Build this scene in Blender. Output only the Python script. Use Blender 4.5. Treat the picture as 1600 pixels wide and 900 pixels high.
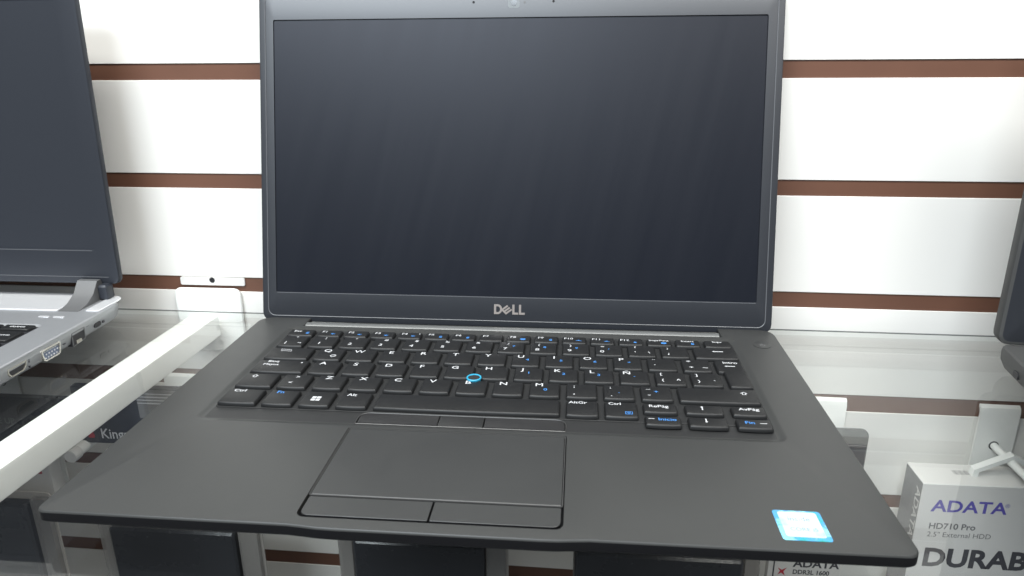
import bpy, bmesh, math, random
from math import radians, sin, cos, pi
from mathutils import Matrix, Vector

random.seed(7)
SC = bpy.context.scene
for o in list(bpy.data.objects):
    bpy.data.objects.remove(o)
COL = SC.collection
MM = 0.001

# ------------------------------------------------------------------ camera
cam_d = bpy.data.cameras.new('camera')
cam = bpy.data.objects.new('camera', cam_d)
COL.objects.link(cam)
cam.location = (42.87 * MM, -220.82 * MM, 168.93 * MM)
cam.rotation_euler = (1.2502, 0.0072, 0.0914)
cam_d.sensor_width = 36.0
cam_d.lens = 36.0 * 1127.36 / 1600.0
cam_d.clip_start = 0.01
cam_d.clip_end = 50.0
cam_d.dof.use_dof = True
cam_d.dof.focus_distance = 0.40
cam_d.dof.aperture_fstop = 24.0
SC.camera = cam

# ------------------------------------------------------------------ world, lamps, exposure
world = bpy.data.worlds.new('World')
SC.world = world
world.use_nodes = True
bg = world.node_tree.nodes['Background']
bg.inputs[0].default_value = (0.86, 0.93, 1.0, 1)
bg.inputs[1].default_value = 0.15


def lamp(name, loc, aim, sx, sy, power, col=(1, 1, 1)):
    d = bpy.data.lights.new(name, 'AREA')
    d.shape = 'RECTANGLE'
    d.size, d.size_y, d.energy, d.color = sx, sy, power, col
    o = bpy.data.objects.new(name, d)
    COL.objects.link(o)
    o.location = loc
    o.rotation_euler = (Vector(aim) - Vector(loc)).to_track_quat('-Z', 'Y').to_euler()
    return o


lamp('ceiling_or_fill_lamp', (-0.05, -0.30, 1.15), (0.0, 0.26, 0.15), 1.7, 0.25, 27, (1.0, 0.99, 0.95))
lamp('ceiling_or_fill_lamp', (-0.65, -1.50, 1.60), (0.0, 0.2, 0.1), 1.5, 0.45, 46, (0.84, 0.93, 1.0))

lamp('ceiling_or_fill_lamp', (1.05, -0.75, 1.25), (0.1, 0.15, -0.05), 1.2, 0.25, 8, (1.0, 0.99, 0.96))  # unseen fill, added to brighten the right side of the bracket arm

SC.view_settings.view_transform = 'Standard'
SC.view_settings.look = 'None'
SC.view_settings.gamma = 1.0
SC.view_settings.exposure = 0.15
SC.cycles.max_bounces = 10
SC.cycles.transparent_max_bounces = 16
SC.cycles.sample_clamp_indirect = 6.0

# ------------------------------------------------------------------ materials


def mat(name, col, rough=0.5, metal=0.0, spec=0.5, coat=0.0, var=0.0, vscale=60.0, bump=0.0, bscale=900.0,
        specks=0.0, rvar=0.0):
    m = bpy.data.materials.new(name)
    m.use_nodes = True
    nt = m.node_tree
    b = nt.nodes['Principled BSDF']
    b.inputs['Base Color'].default_value = (*col, 1)
    b.inputs['Roughness'].default_value = rough
    b.inputs['Metallic'].default_value = metal
    b.inputs['Specular IOR Level'].default_value = spec
    b.inputs['Coat Weight'].default_value = coat
    tc = nt.nodes.new('ShaderNodeTexCoord')
    last = None
    if var or rvar:
        n = nt.nodes.new('ShaderNodeTexNoise')
        n.inputs['Scale'].default_value = vscale
        n.inputs['Detail'].default_value = 6
        n.inputs['Roughness'].default_value = 0.6
        nt.links.new(tc.outputs['Object'], n.inputs['Vector'])
        if var:
            r = nt.nodes.new('ShaderNodeMapRange')
            r.inputs[1].default_value, r.inputs[2].default_value = 0.25, 0.75
            r.inputs[3].default_value, r.inputs[4].default_value = 1 - var, 1 + var
            nt.links.new(n.outputs['Fac'], r.inputs[0])
            mx = nt.nodes.new('ShaderNodeVectorMath')
            mx.operation = 'SCALE'
            mx.inputs[0].default_value = col
            nt.links.new(r.outputs[0], mx.inputs['Scale'])
            last = mx.outputs[0]
        if rvar:
            r2 = nt.nodes.new('ShaderNodeMapRange')
            r2.inputs[1].default_value, r2.inputs[2].default_value = 0.3, 0.7
            r2.inputs[3].default_value, r2.inputs[4].default_value = rough - rvar, rough + rvar
            nt.links.new(n.outputs['Fac'], r2.inputs[0])
            nt.links.new(r2.outputs[0], b.inputs['Roughness'])
    if specks:
        v = nt.nodes.new('ShaderNodeTexVoronoi')
        v.inputs['Scale'].default_value = 42.0
        nt.links.new(tc.outputs['Object'], v.inputs['Vector'])
        lt = nt.nodes.new('ShaderNodeMath')
        lt.operation = 'LESS_THAN'
        lt.inputs[1].default_value = 0.012
        nt.links.new(v.outputs['Distance'], lt.inputs[0])
        sep = nt.nodes.new('ShaderNodeSeparateColor')
        nt.links.new(v.outputs['Color'], sep.inputs[0])
        g = nt.nodes.new('ShaderNodeMath')
        g.operation = 'GREATER_THAN'
        g.inputs[1].default_value = 1 - specks
        nt.links.new(sep.outputs[0], g.inputs[0])
        mu = nt.nodes.new('ShaderNodeMath')
        mu.operation = 'MULTIPLY'
        nt.links.new(lt.outputs[0], mu.inputs[0])
        nt.links.new(g.outputs[0], mu.inputs[1])
        mix = nt.nodes.new('ShaderNodeMix')
        mix.data_type = 'RGBA'
        nt.links.new(mu.outputs[0], mix.inputs[0])
        if last:
            nt.links.new(last, mix.inputs[6])
        else:
            mix.inputs[6].default_value = (*col, 1)
        mix.inputs[7].default_value = (0.55, 0.55, 0.55, 1)
        last = mix.outputs[2]
    if last:
        nt.links.new(last, b.inputs['Base Color'])
    if bump:
        n2 = nt.nodes.new('ShaderNodeTexNoise')
        n2.inputs['Scale'].default_value = bscale
        n2.inputs['Detail'].default_value = 3
        nt.links.new(tc.outputs['Object'], n2.inputs['Vector'])
        bp = nt.nodes.new('ShaderNodeBump')
        bp.inputs['Strength'].default_value = bump
        bp.inputs['Distance'].default_value = 0.0004
        nt.links.new(n2.outputs['Fac'], bp.inputs['Height'])
        nt.links.new(bp.outputs[0], b.inputs['Normal'])
    return m


def clear_mat(name, tint, refl=1.0, haze=0.0, hazecol=(0.8, 0.8, 0.8), rough=0.0):
    """see-through sheet: tinted transparency plus a mirror coat that grows at glancing angles"""
    m = bpy.data.materials.new(name)
    m.use_nodes = True
    nt = m.node_tree
    nt.nodes.clear()
    out = nt.nodes.new('ShaderNodeOutputMaterial')
    tr = nt.nodes.new('ShaderNodeBsdfTransparent')
    tr.inputs[0].default_value = (*tint, 1)
    gl = nt.nodes.new('ShaderNodeBsdfGlossy')
    gl.inputs['Roughness'].default_value = rough
    lw = nt.nodes.new('ShaderNodeLayerWeight')
    lw.inputs[0].default_value = 0.5
    p = nt.nodes.new('ShaderNodeMath')
    p.operation = 'POWER'
    p.inputs[1].default_value = 5.0
    nt.links.new(lw.outputs['Facing'], p.inputs[0])
    ma = nt.nodes.new('ShaderNodeMath')
    ma.operation = 'MULTIPLY_ADD'
    ma.inputs[1].default_value = 0.96 * refl
    ma.inputs[2].default_value = 0.04 * refl
    nt.links.new(p.outputs[0], ma.inputs[0])
    mx = nt.nodes.new('ShaderNodeMixShader')
    base = tr.outputs[0]
    if haze:
        df = nt.nodes.new('ShaderNodeBsdfDiffuse')
        df.inputs[0].default_value = (*hazecol, 1)
        m2 = nt.nodes.new('ShaderNodeMixShader')
        m2.inputs[0].default_value = haze
        nt.links.new(tr.outputs[0], m2.inputs[1])
        nt.links.new(df.outputs[0], m2.inputs[2])
        base = m2.outputs[0]
    nt.links.new(ma.outputs[0], mx.inputs[0])
    nt.links.new(base, mx.inputs[1])
    nt.links.new(gl.outputs[0], mx.inputs[2])
    nt.links.new(mx.outputs[0], out.inputs[0])
    return m


M = dict(
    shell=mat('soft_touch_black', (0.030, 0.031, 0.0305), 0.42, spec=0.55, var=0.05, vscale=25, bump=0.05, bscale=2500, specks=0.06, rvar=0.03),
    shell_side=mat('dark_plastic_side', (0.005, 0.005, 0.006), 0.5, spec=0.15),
    key=mat('key_black', (0.010, 0.0104, 0.011), 0.45, spec=0.35, var=0.08, vscale=90, bump=0.04, bscale=3000, rvar=0.04),
    legend=mat('legend_white', (0.52, 0.53, 0.55), 0.6),
    blue=mat('legend_blue', (0.05, 0.21, 0.55), 0.6),
    pad=mat('touchpad_black', (0.028, 0.029, 0.029), 0.39, spec=0.55, var=0.05, vscale=40, specks=0.10, rvar=0.04),
    gap=mat('gap_black', (0.008, 0.008, 0.009), 0.7, spec=0.2),
    rim=mat('rim_grey', (0.06, 0.06, 0.06), 0.4),
    bezel=mat('bezel_black', (0.013, 0.015, 0.020), 0.42, spec=0.78, var=0.04, bump=0.03, bscale=2500),
    screen=mat('screen_matte', (0.0048, 0.0062, 0.0105), 0.40, spec=0.33),
    gasket=mat('gasket_rubber', (0.10, 0.105, 0.115), 0.35),
    hinge=mat('hinge_grey', (0.15, 0.155, 0.155), 0.4, metal=0.4),
    chrome=mat('logo_chrome', (0.62, 0.56, 0.53), 0.28, metal=0.75),
    lens=mat('lens_glass', (0.01, 0.012, 0.016), 0.08),
    lensring=mat('lens_ring', (0.09, 0.10, 0.105), 0.3),
    stickring=mat('stick_blue', (0.03, 0.33, 0.52), 0.4),
    stick=mat('stick_rubber', (0.014, 0.015, 0.016), 0.7, bump=0.4, bscale=2000),
    silver=mat('silver_metal', (0.35, 0.36, 0.375), 0.38, metal=0.55, var=0.03, vscale=200),
    silver_gloss=mat('silver_gloss', (0.80, 0.81, 0.83), 0.22, metal=0.5),
    steel=mat('port_steel', (0.60, 0.58, 0.54), 0.25, metal=0.9),
    portblue=mat('port_insert', (0.12, 0.15, 0.22), 0.5),
    cavity=mat('port_cavity', (0.015, 0.015, 0.018), 0.5),
    gold=mat('contact_grey', (0.42, 0.40, 0.36), 0.3, metal=0.8),
    hgrey=mat('hinge_tab_grey', (0.13, 0.132, 0.135), 0.45, metal=0.3),
    bezel_gloss=mat('dark_bezel_film', (0.022, 0.025, 0.032), 0.42, spec=0.5),
    well=mat('well_black_shaded', (0.019, 0.0195, 0.020), 0.46, spec=0.42, var=0.05, vscale=25, bump=0.05, bscale=2500),  # shell black darkened: shade of the key recess put into the colour
    dark_case=mat('dark_grey_case', (0.052, 0.053, 0.053), 0.5, spec=0.4, bump=0.05, bscale=2500),
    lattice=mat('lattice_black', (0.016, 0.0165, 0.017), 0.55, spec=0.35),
    stickbtn=mat('stick_button_black', (0.018, 0.018, 0.019), 0.5, spec=0.35),
    white=mat('white_paint', (0.84, 0.85, 0.83), 0.35, var=0.02, vscale=20),
    slat=mat('white_laminate', (0.80, 0.79, 0.76), 0.40, var=0.012, vscale=6, rvar=0.04),
    brown=mat('brown_board', (0.128, 0.058, 0.036), 0.55, var=0.12, vscale=14),
    card_white=mat('card_white', (0.68, 0.67, 0.655), 0.45, var=0.02),
    card_white_shaded=mat('card_white_shaded', (0.47, 0.44, 0.41), 0.45, var=0.05),  # white card greyed; dimness under the shelf is put into the colour
    card_grey=mat('card_grey', (0.20, 0.20, 0.205), 0.4),
    card_dark=mat('card_dark', (0.035, 0.037, 0.043), 0.3, var=0.35, vscale=9, rvar=0.08),
    card_navy=mat('card_navy', (0.018, 0.021, 0.032), 0.35, var=0.3, vscale=40, specks=0.6),
    print_violet=mat('print_violet', (0.10, 0.08, 0.42), 0.5),
    print_dark=mat('print_dark', (0.045, 0.045, 0.055), 0.5),
    print_grey=mat('print_grey', (0.16, 0.16, 0.165), 0.5),
    print_pale=mat('print_pale', (0.62, 0.62, 0.64), 0.5),
    print_red=mat('print_red', (0.45, 0.03, 0.05), 0.5),
    sticker_blue=mat('sticker_foil_blue', (0.10, 0.55, 0.80), 0.25, metal=0.3, var=0.5, vscale=260),
    sticker_white=mat('sticker_pale_foil', (0.46, 0.60, 0.68), 0.3, metal=0.2, var=0.30, vscale=180),
    sticker_text=mat('sticker_text', (0.16, 0.26, 0.36), 0.4),
    glass=clear_mat('shelf_glass', (0.972, 0.975, 0.966)),
    glass_edge=clear_mat('shelf_glass_edge', (0.93, 0.95, 0.94), 0.25),
    glass_line=clear_mat('shelf_glass_painted_line', (0.13, 0.15, 0.145), 0.15),  # dark tint painted for the line that internal reflection gives the edge
    plastic=clear_mat('smoky_clear_plastic', (0.50, 0.51, 0.51), 0.8, 0.10, (0.3, 0.31, 0.31), 0.1),
    blister=clear_mat('milky_clear_plastic', (0.80, 0.80, 0.80), 0.9, 0.35, (0.5, 0.48, 0.46), 0.15),
)



def streak(m, base, amp):
    """faint near-vertical roughness streaks in the matte finish"""
    nt = m.node_tree
    tc = nt.nodes.new('ShaderNodeTexCoord')
    dx = nt.nodes.new('ShaderNodeVectorMath')
    dx.operation = 'DOT_PRODUCT'
    dx.inputs[1].default_value = (88, 0, -20)
    dz = nt.nodes.new('ShaderNodeVectorMath')
    dz.operation = 'DOT_PRODUCT'
    dz.inputs[1].default_value = (0, 0, 5)
    mp = nt.nodes.new('ShaderNodeCombineXYZ')
    nt.links.new(tc.outputs['Object'], dx.inputs[0])
    nt.links.new(tc.outputs['Object'], dz.inputs[0])
    nt.links.new(dx.outputs['Value'], mp.inputs[0])
    nt.links.new(dz.outputs['Value'], mp.inputs[1])
    nz = nt.nodes.new('ShaderNodeTexNoise')
    nz.inputs['Scale'].default_value = 1.0
    nz.inputs['Detail'].default_value = 2.0
    mr = nt.nodes.new('ShaderNodeMapRange')
    mr.inputs[1].default_value, mr.inputs[2].default_value = 0.3, 0.7
    mr.inputs[3].default_value, mr.inputs[4].default_value = base - amp, base + amp
    nt.links.new(mp.outputs[0], nz.inputs['Vector'])
    nt.links.new(nz.outputs['Fac'], mr.inputs[0])
    nt.links.new(mr.outputs[0], nt.nodes['Principled BSDF'].inputs['Roughness'])


for k_, t_ in (('screen', (0.90, 0.92, 1.0)), ('bezel', (0.95, 0.97, 1.0)), ('bezel_gloss', (0.90, 0.93, 1.0))):
    M[k_].node_tree.nodes['Principled BSDF'].inputs['Specular Tint'].default_value = (*t_, 1)


def foil(m, cols, scale):
    """holographic foil: the colour drifts between several hues"""
    nt = m.node_tree
    tc = nt.nodes.new('ShaderNodeTexCoord')
    nz = nt.nodes.new('ShaderNodeTexNoise')
    nz.inputs['Scale'].default_value = scale
    nz.inputs['Detail'].default_value = 4.0
    cr = nt.nodes.new('ShaderNodeValToRGB')
    while len(cr.color_ramp.elements) < len(cols):
        cr.color_ramp.elements.new(0.5)
    for i, (e, c) in enumerate(zip(cr.color_ramp.elements, cols)):
        e.position = 0.30 + 0.40 * i / (len(cols) - 1)
        e.color = (*c, 1)
    nt.links.new(tc.outputs['Object'], nz.inputs['Vector'])
    nt.links.new(nz.outputs['Fac'], cr.inputs[0])
    nt.links.new(cr.outputs[0], nt.nodes['Principled BSDF'].inputs['Base Color'])


foil(M['sticker_blue'], [(0.03, 0.32, 0.22), (0.04, 0.36, 0.46), (0.08, 0.30, 0.62), (0.25, 0.66, 0.72), (0.18, 0.20, 0.55)], 170.0)
foil(M['sticker_white'], [(0.26, 0.56, 0.62), (0.50, 0.57, 0.63), (0.48, 0.56, 0.68), (0.66, 0.68, 0.70)], 120.0)
streak(M['screen'], 0.40, 0.022)

# ------------------------------------------------------------------ object helpers
ORG = {}


def tag(o, label=None, cat=None, group=None, kind=None):
    for k, v in (('label', label), ('category', cat), ('group', group), ('kind', kind)):
        if v:
            o[k] = v
    return o


def thing(name, loc, label, cat, group=None, rotz=0.0):
    o = bpy.data.objects.new(name, None)
    COL.objects.link(o)
    o.empty_display_size = 0.02
    o.location = Vector(loc) * MM
    o.rotation_euler.z = rotz
    return tag(o, label, cat, group)


class MB:
    """collects shapes in millimetres, then links them as ONE mesh object"""

    def __init__(self):
        self.bm = bmesh.new()
        self.mi = 0

    def _f(self, vs):
        try:
            f = self.bm.faces.new(vs)
            f.material_index = self.mi
            return f
        except ValueError:
            return None

    def box(self, x0, y0, z0, x1, y1, z1, bev=0.0):
        if bev:
            return self.prism(rrect(x0, y0, x1, y1, bev, 2), [(bev, z0), (0, z0 + bev), (0, z1 - bev), (bev, z1)])
        v = [self.bm.verts.new(p) for p in ((x0, y0, z0), (x1, y0, z0), (x1, y1, z0), (x0, y1, z0),
                                            (x0, y0, z1), (x1, y0, z1), (x1, y1, z1), (x0, y1, z1))]
        for q in ((3, 2, 1, 0), (4, 5, 6, 7), (0, 1, 5, 4), (1, 2, 6, 5), (2, 3, 7, 6), (3, 0, 4, 7)):
            self._f([v[i] for i in q])
        return self

    def prism(self, outline, layers, cap0=True, cap1=True):
        """outline: ccw xy points; layers: (inset, z) from bottom to top"""
        loops = []
        for ins, z in layers:
            pts = inset(outline, ins) if ins else outline
            loops.append([self.bm.verts.new((x, y, z)) for x, y in pts])
        self.skin(loops, cap0, cap1)
        return self

    def skin(self, loops, cap0=True, cap1=True):
        n = len(loops[0])
        for a, b in zip(loops, loops[1:]):
            for i in range(n):
                self._f([a[i], a[(i + 1) % n], b[(i + 1) % n], b[i]])
        if cap0:
            self._f(loops[0][::-1])
        if cap1:
            self._f(loops[-1])

    def tube(self, pts, r, n=12, caps=True):
        pts = [Vector(p) for p in pts]
        rs = r if isinstance(r, (list, tuple)) else [r] * len(pts)
        loops = []
        up = Vector((0, 0, 1))
        for i, p in enumerate(pts):
            d = (pts[min(i + 1, len(pts) - 1)] - pts[max(i - 1, 0)]).normalized()
            a = d.cross(up if abs(d.z) < 0.9 else Vector((1, 0, 0))).normalized()
            b = d.cross(a).normalized()
            loops.append([self.bm.verts.new(p + (a * cos(2 * pi * k / n) + b * sin(2 * pi * k / n)) * rs[i]) for k in range(n)])
        self.skin(loops, caps, caps)
        return self

    def face(self, pts):
        self._f([self.bm.verts.new(p) for p in pts])
        return self

    def flat(self, loops, z):
        """flat face with holes: first loop is the outside"""
        ed = []
        for lp in loops:
            vs = [self.bm.verts.new((x, y, z)) for x, y in lp]
            for i in range(len(vs)):
                ed.append(self.bm.edges.new((vs[i], vs[(i + 1) % len(vs)])))
        r = bmesh.ops.triangle_fill(self.bm, use_beauty=True, use_dissolve=False, edges=ed, normal=(0, 0, 1))
        for g in r['geom']:
            if isinstance(g, bmesh.types.BMFace):
                g.material_index = self.mi
        return self

    def text(self, s, size, mtx, align='LEFT', bold=0.0, sx=1.0, extr=0.0):
        d = bpy.data.curves.new('t', 'FONT')
        d.body = s
        d.size = size
        d.align_x = align
        d.align_y = 'CENTER'
        d.offset = bold
        d.extrude = extr
        d.resolution_u = 3
        o = bpy.data.objects.new('t', d)
        COL.objects.link(o)
        bpy.context.view_layer.update()
        me = bpy.data.meshes.new_from_object(o.evaluated_get(bpy.context.evaluated_depsgraph_get()))
        me.transform(mtx @ Matrix.Diagonal((sx, 1, 1, 1)))
        me.materials.clear()
        base = len(self.bm.faces)
        self.bm.from_mesh(me)
        self.bm.faces.ensure_lookup_table()
        for f in self.bm.faces[base:]:
            f.material_index = self.mi
        bpy.data.objects.remove(o)
        bpy.data.curves.remove(d)
        bpy.data.meshes.remove(me)
        return self

    def build(self, name, m, parent=None, off=(0, 0, 0), loc=None, rot=None, sharp=32, weld=True):
        bm = self.bm
        if weld:
            bmesh.ops.remove_doubles(bm, verts=bm.verts, dist=1e-4)
        bmesh.ops.recalc_face_normals(bm, faces=bm.faces)
        for v in bm.verts:
            v.co = (v.co - Vector(off)) * MM
        ang = radians(sharp)
        for f in bm.faces:
            f.smooth = True
        for e in bm.edges:
            if len(e.link_faces) != 2 or e.calc_face_angle(0) > ang:
                e.smooth = False
        me = bpy.data.meshes.new(name)
        bm.to_mesh(me)
        bm.free()
        for x in (m if isinstance(m, (list, tuple)) else [m]):
            me.materials.append(M[x])
        o = bpy.data.objects.new(name, me)
        COL.objects.link(o)
        if parent:
            o.parent = parent
        if loc is not None:
            o.location = Vector(loc) * MM
        if rot is not None:
            o.rotation_euler = rot
        return o


def rrect(x0, y0, x1, y1, r, n=4):
    rs = r if isinstance(r, (list, tuple)) else (r,) * 4     # bl, br, tr, tl
    out = []
    for (cx, cy, a0), rr in zip(((x0, y0, 180), (x1, y0, 270), (x1, y1, 0), (x0, y1, 90)), rs):
        px = cx + (rr if cx == x0 else -rr)
        py = cy + (rr if cy == y0 else -rr)
        for k in range(n + 1):
            a = radians(a0 + 90 * k / n)
            out.append((px + rr * cos(a), py + rr * sin(a)))
    return out


def inset(pts, d):
    """move a ccw outline inwards by d (mitred)"""
    n = len(pts)
    out = []
    for i in range(n):
        p0, p1, p2 = Vector(pts[i - 1]), Vector(pts[i]), Vector(pts[(i + 1) % n])
        e1, e2 = p1 - p0, p2 - p1
        if e1.length < 1e-6:
            e1 = e2
        if e2.length < 1e-6:
            e2 = e1
        n1 = Vector((-e1.y, e1.x)).normalized()
        n2 = Vector((-e2.y, e2.x)).normalized()
        b = n1 + n2
        k = max(b.length_squared / 2, 0.3)
        q = p1 + b * (d / k) if b.length > 1e-6 else p1 + n1 * d
        out.append((q.x, q.y))
    return out


def copy_tree(o, parent=None):
    c = o.copy()
    COL.objects.link(c)
    if parent:
        c.parent = parent
        c.matrix_parent_inverse = o.matrix_parent_inverse
    for ch in o.children:
        copy_tree(ch, c)
    return c


T = Matrix.Translation
ROTX90 = Matrix.Rotation(pi / 2, 4, 'X')          # writing stood upright, facing -y

GLASS = -15.0                                     # top of the glass shelf

# ------------------------------------------------------------------ the wall
WA = -0.0145
wall = thing('slat_wall', (0, 273.0, -420), 'white slatted shop wall with brown grooves behind the laptops', 'wall', rotz=WA)
GR = [(a_ - 0.5, b_ + 0.5) for a_, b_ in [(-335, -324), (-251.0, -239.5), (-162.5, -152.3), (-83.3, -71.0), (-4.0, 6.3), (74.7, 84.4), (150.2, 160.2), (226, 236), (301, 311)]]
zs = [-420] + [z for g in GR for z in g] + [420]
mb = MB()
mb.box(-1000, 0.8, 0, 1000, 20, 840)
mb.build('backing_board', 'brown', wall)
for i in range(0, len(zs), 2):
    mb = MB()
    z0, z1 = zs[i] + 420, zs[i + 1] + 420
    prof = [(0.25, z0), (0, z0 + 0.25), (0, z1 - 0.25), (0.25, z1), (0.78, z1), (0.78, z0)]
    l0 = [mb.bm.verts.new((-1000, a, b)) for a, b in prof]
    l1 = [mb.bm.verts.new((1000, a, b)) for a, b in prof]
    mb.skin([l0, l1])
    mb.build('slat', 'slat', wall)


def wally(x):
    return 273.0 + WA * x


# ------------------------------------------------------------------ glass shelf and its bracket
shelf = thing('glass_shelf', (0, 90, GLASS - 6), 'clear glass shelf pane under the three open laptops', 'shelf')
mb = MB()
x0, x1, yf = -900, 900, -75
yb0, yb1 = 257.2 + WA * x0, 257.2 + WA * x1
P_ = lambda x, y, z: mb.bm.verts.new((x, y, z))
la = [P_(x0, yf, 0.0), P_(x0, yb0, 0.0), P_(x0, yb0, 5.0), P_(x0, yb0, 6), P_(x0, yf, 6)]
lb = [P_(x1, yf, 0.0), P_(x1, yb1, 0.0), P_(x1, yb1, 5.0), P_(x1, yb1, 6), P_(x1, yf, 6)]
for i, mi in enumerate((0, 1, 2, 0, 1)):
    mb.mi = mi
    j = (i + 1) % 5
    mb._f([la[i], lb[i], lb[j], la[j]])
mb.mi = 1
mb._f(la)
mb._f(lb[::-1])
mb.build('pane', ['glass', 'glass_edge', 'glass_line'], shelf, off=(0, 90, 0))

br = thing('shelf_bracket', (-238, 90, GLASS - 6.1 - 32), 'white painted steel bracket arm running under the glass beside the black laptop', 'bracket')
OFF = (-238, 90, GLASS - 6.1 - 32)
mb = MB()
zt = GLASS - 6.15
ln = [(-254.5, -88), (-234.6, -88), (-226.5, 268), (-249.0, 268)]
mb.prism(ln, [(1.0, zt - 16.5), (0, zt - 15.5), (0, zt - 2), (0.5, zt - 0.6), (2.0, zt)])
mb.build('arm', 'white', br, OFF)
mb = MB()
yw = wally(-235)
mb.prism(rrect(-261.5, -52, -209.5, -1.6, 5, 4), [(0.8, 0), (0, 0.8), (0, 2.2), (0.8, 3.0)])
bmesh.ops.transform(mb.bm, matrix=T((0, yw - 0.7, 0)) @ ROTX90, verts=mb.bm.verts)
mb.build('wall_plate', 'white', br, OFF)
mb = MB()
mb.prism(rrect(-256.5, 0.3, -206, 6.5, 1.2, 3), [(0, 0), (0, 1.6)])
bmesh.ops.transform(mb.bm, matrix=T((0, yw + 0.75, 0)) @ ROTX90, verts=mb.bm.verts)
mb.build('hook_tab', 'card_white', br, OFF)
mb = MB()
mb.tube([(-231.4, yw - 0.4, 4.4), (-231.4, yw - 0.95, 4.4)], 2.2)
mb.build('screw_hole', 'cavity', br, OFF)

# ------------------------------------------------------------------ the black laptop in the middle
LX, LY = 0, 107
lap = thing('laptop', (LX, LY, GLASS), 'black open laptop with blank matte screen and chrome logo, in the middle', 'laptop')
LO = (LX, LY, GLASS)
HWD = 165.5


def base_outline():
    p = []
    # front edge with the shallow finger notch, ccw from the front left
    bl = rrect(-HWD, 0, HWD, 214, (4, 5, 9, 9), 5)
    fl, rest = bl[:6], bl[6:]
    front = []
    for x in (-90, -70, -64, -58, -52, -46, -30, -10, 10, 26, 32, 38, 44, 50, 70, 100):
        s = lambda t: t * t * (3 - 2 * t)
        a = min(max((x + 66) / 18, 0), 1)
        b = min(max((52 - x) / 18, 0), 1)
        front.append((x, -0.3 - 1.4 * s(a) * s(b)))
    br_, tr_, tl_ = rest[:6], rest[6:12], rest[12:]
    notch = [(132, 214), (132, 200.2), (-132, 200.2), (-132, 214)]
    return fl + front + br_ + tr_ + notch + tl_


BO = base_outline()
WELL = rrect(-141.6, 74.0, 140.4, 198.2, 6, 5)
PADH = rrect(-62.6, 4.5, 40.0, 72.6, (3.5, 3.5, 0.6, 0.6), 4)
mb = MB()
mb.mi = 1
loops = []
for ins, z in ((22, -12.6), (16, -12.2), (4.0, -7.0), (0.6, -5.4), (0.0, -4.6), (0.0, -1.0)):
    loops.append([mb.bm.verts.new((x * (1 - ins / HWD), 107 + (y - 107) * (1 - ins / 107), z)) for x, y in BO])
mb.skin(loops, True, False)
mb.mi = 0
lp2 = [loops[-1]] + [[mb.bm.verts.new((x, y, z)) for x, y in inset(BO, i)] for i, z in ((0.15, -0.5), (0.5, -0.12), (1.1, 0.0))]
mb.skin(lp2, False, False)
# soft slope down into the keyboard well
w0 = [mb.bm.verts.new((x, y, z)) for x, y, z in [(a, b, 0) for a, b in WELL]]
ws = [w0]
for k in range(1, 7):
    t = k / 6
    z = -1.05 * (t * t * (3 - 2 * t))
    ws.append([mb.bm.verts.new((x, y, z)) for x, y in inset(WELL, 4.6 * t)])
mb.skin([list(l) for l in ws], False, False)
STICKH = rrect(-61.2, 78.2, 39.2, 88.7, (0.6, 0.6, 4.5, 4.5), 4)
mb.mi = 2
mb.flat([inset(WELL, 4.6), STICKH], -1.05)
mb.mi = 0
for hole, z0, zb in ((STICKH, -1.05, -2.0), (PADH, 0.0, -2.2)):
    mb.skin([[mb.bm.verts.new((x, y, z0)) for x, y in hole], [mb.bm.verts.new((x, y, zb)) for x, y in hole]], False, False)
    mb.mi = 1
    mb.face([(x, y, zb) for x, y in hole])
    mb.mi = 0
mb.flat([inset(BO, 1.1), WELL, PADH], 0.0)
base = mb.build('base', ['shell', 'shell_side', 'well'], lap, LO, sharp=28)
for x, y in ((-132, 32), (132, 32), (-132, 182), (132, 182)):
    MB().prism(rrect(x - 18, y - 4, x + 18, y + 4, 3.5, 4), [(0.5, GLASS + 0.02), (0, GLASS + 0.4), (0, -11.0)]).build('rubber_foot', 'gap', lap, LO)

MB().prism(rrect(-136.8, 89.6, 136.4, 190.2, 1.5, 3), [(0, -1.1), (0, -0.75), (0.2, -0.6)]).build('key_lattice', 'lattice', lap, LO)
# touchpad and its buttons
MB().prism(rrect(-61.6, 19.6, 39.0, 71.9, 0.5, 2), [(0, -2.1), (0, -0.35), (0.25, -0.12)]).build('touchpad', 'pad', lap, LO)


def pad_button(ol):
    mb = MB()
    mb.mi = 1
    mb.prism(ol, [(0.2, -2.1), (0, -0.42)], True, False)
    mb.mi = 0
    mb.prism(ol, [(0, -0.42), (0.12, -0.3)], False, True)
    mb.build('touchpad_button', ['pad', 'gap'], lap, LO)


mb = MB()
rim = rrect(-62.1, 18.9, 39.5, 72.3, 0.7, 2)
mb.skin([[mb.bm.verts.new((x, y, -0.6)) for x, y in rim], [mb.bm.verts.new((x, y, -0.02)) for x, y in rim],
         [mb.bm.verts.new((x, y, -0.02)) for x, y in inset(rim, 0.28)], [mb.bm.verts.new((x, y, -0.6)) for x, y in inset(rim, 0.28)]], False, False)
mb.build('touchpad_rim', 'rim', lap, LO)
pad_button(rrect(-61.5, 6.3, -11.5, 18.3, (3, 0.4, 0.4, 0.4), 3))
pad_button(rrect(-10.7, 6.3, 38.9, 18.3, (0.4, 3, 0.4, 0.4), 3))
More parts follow.
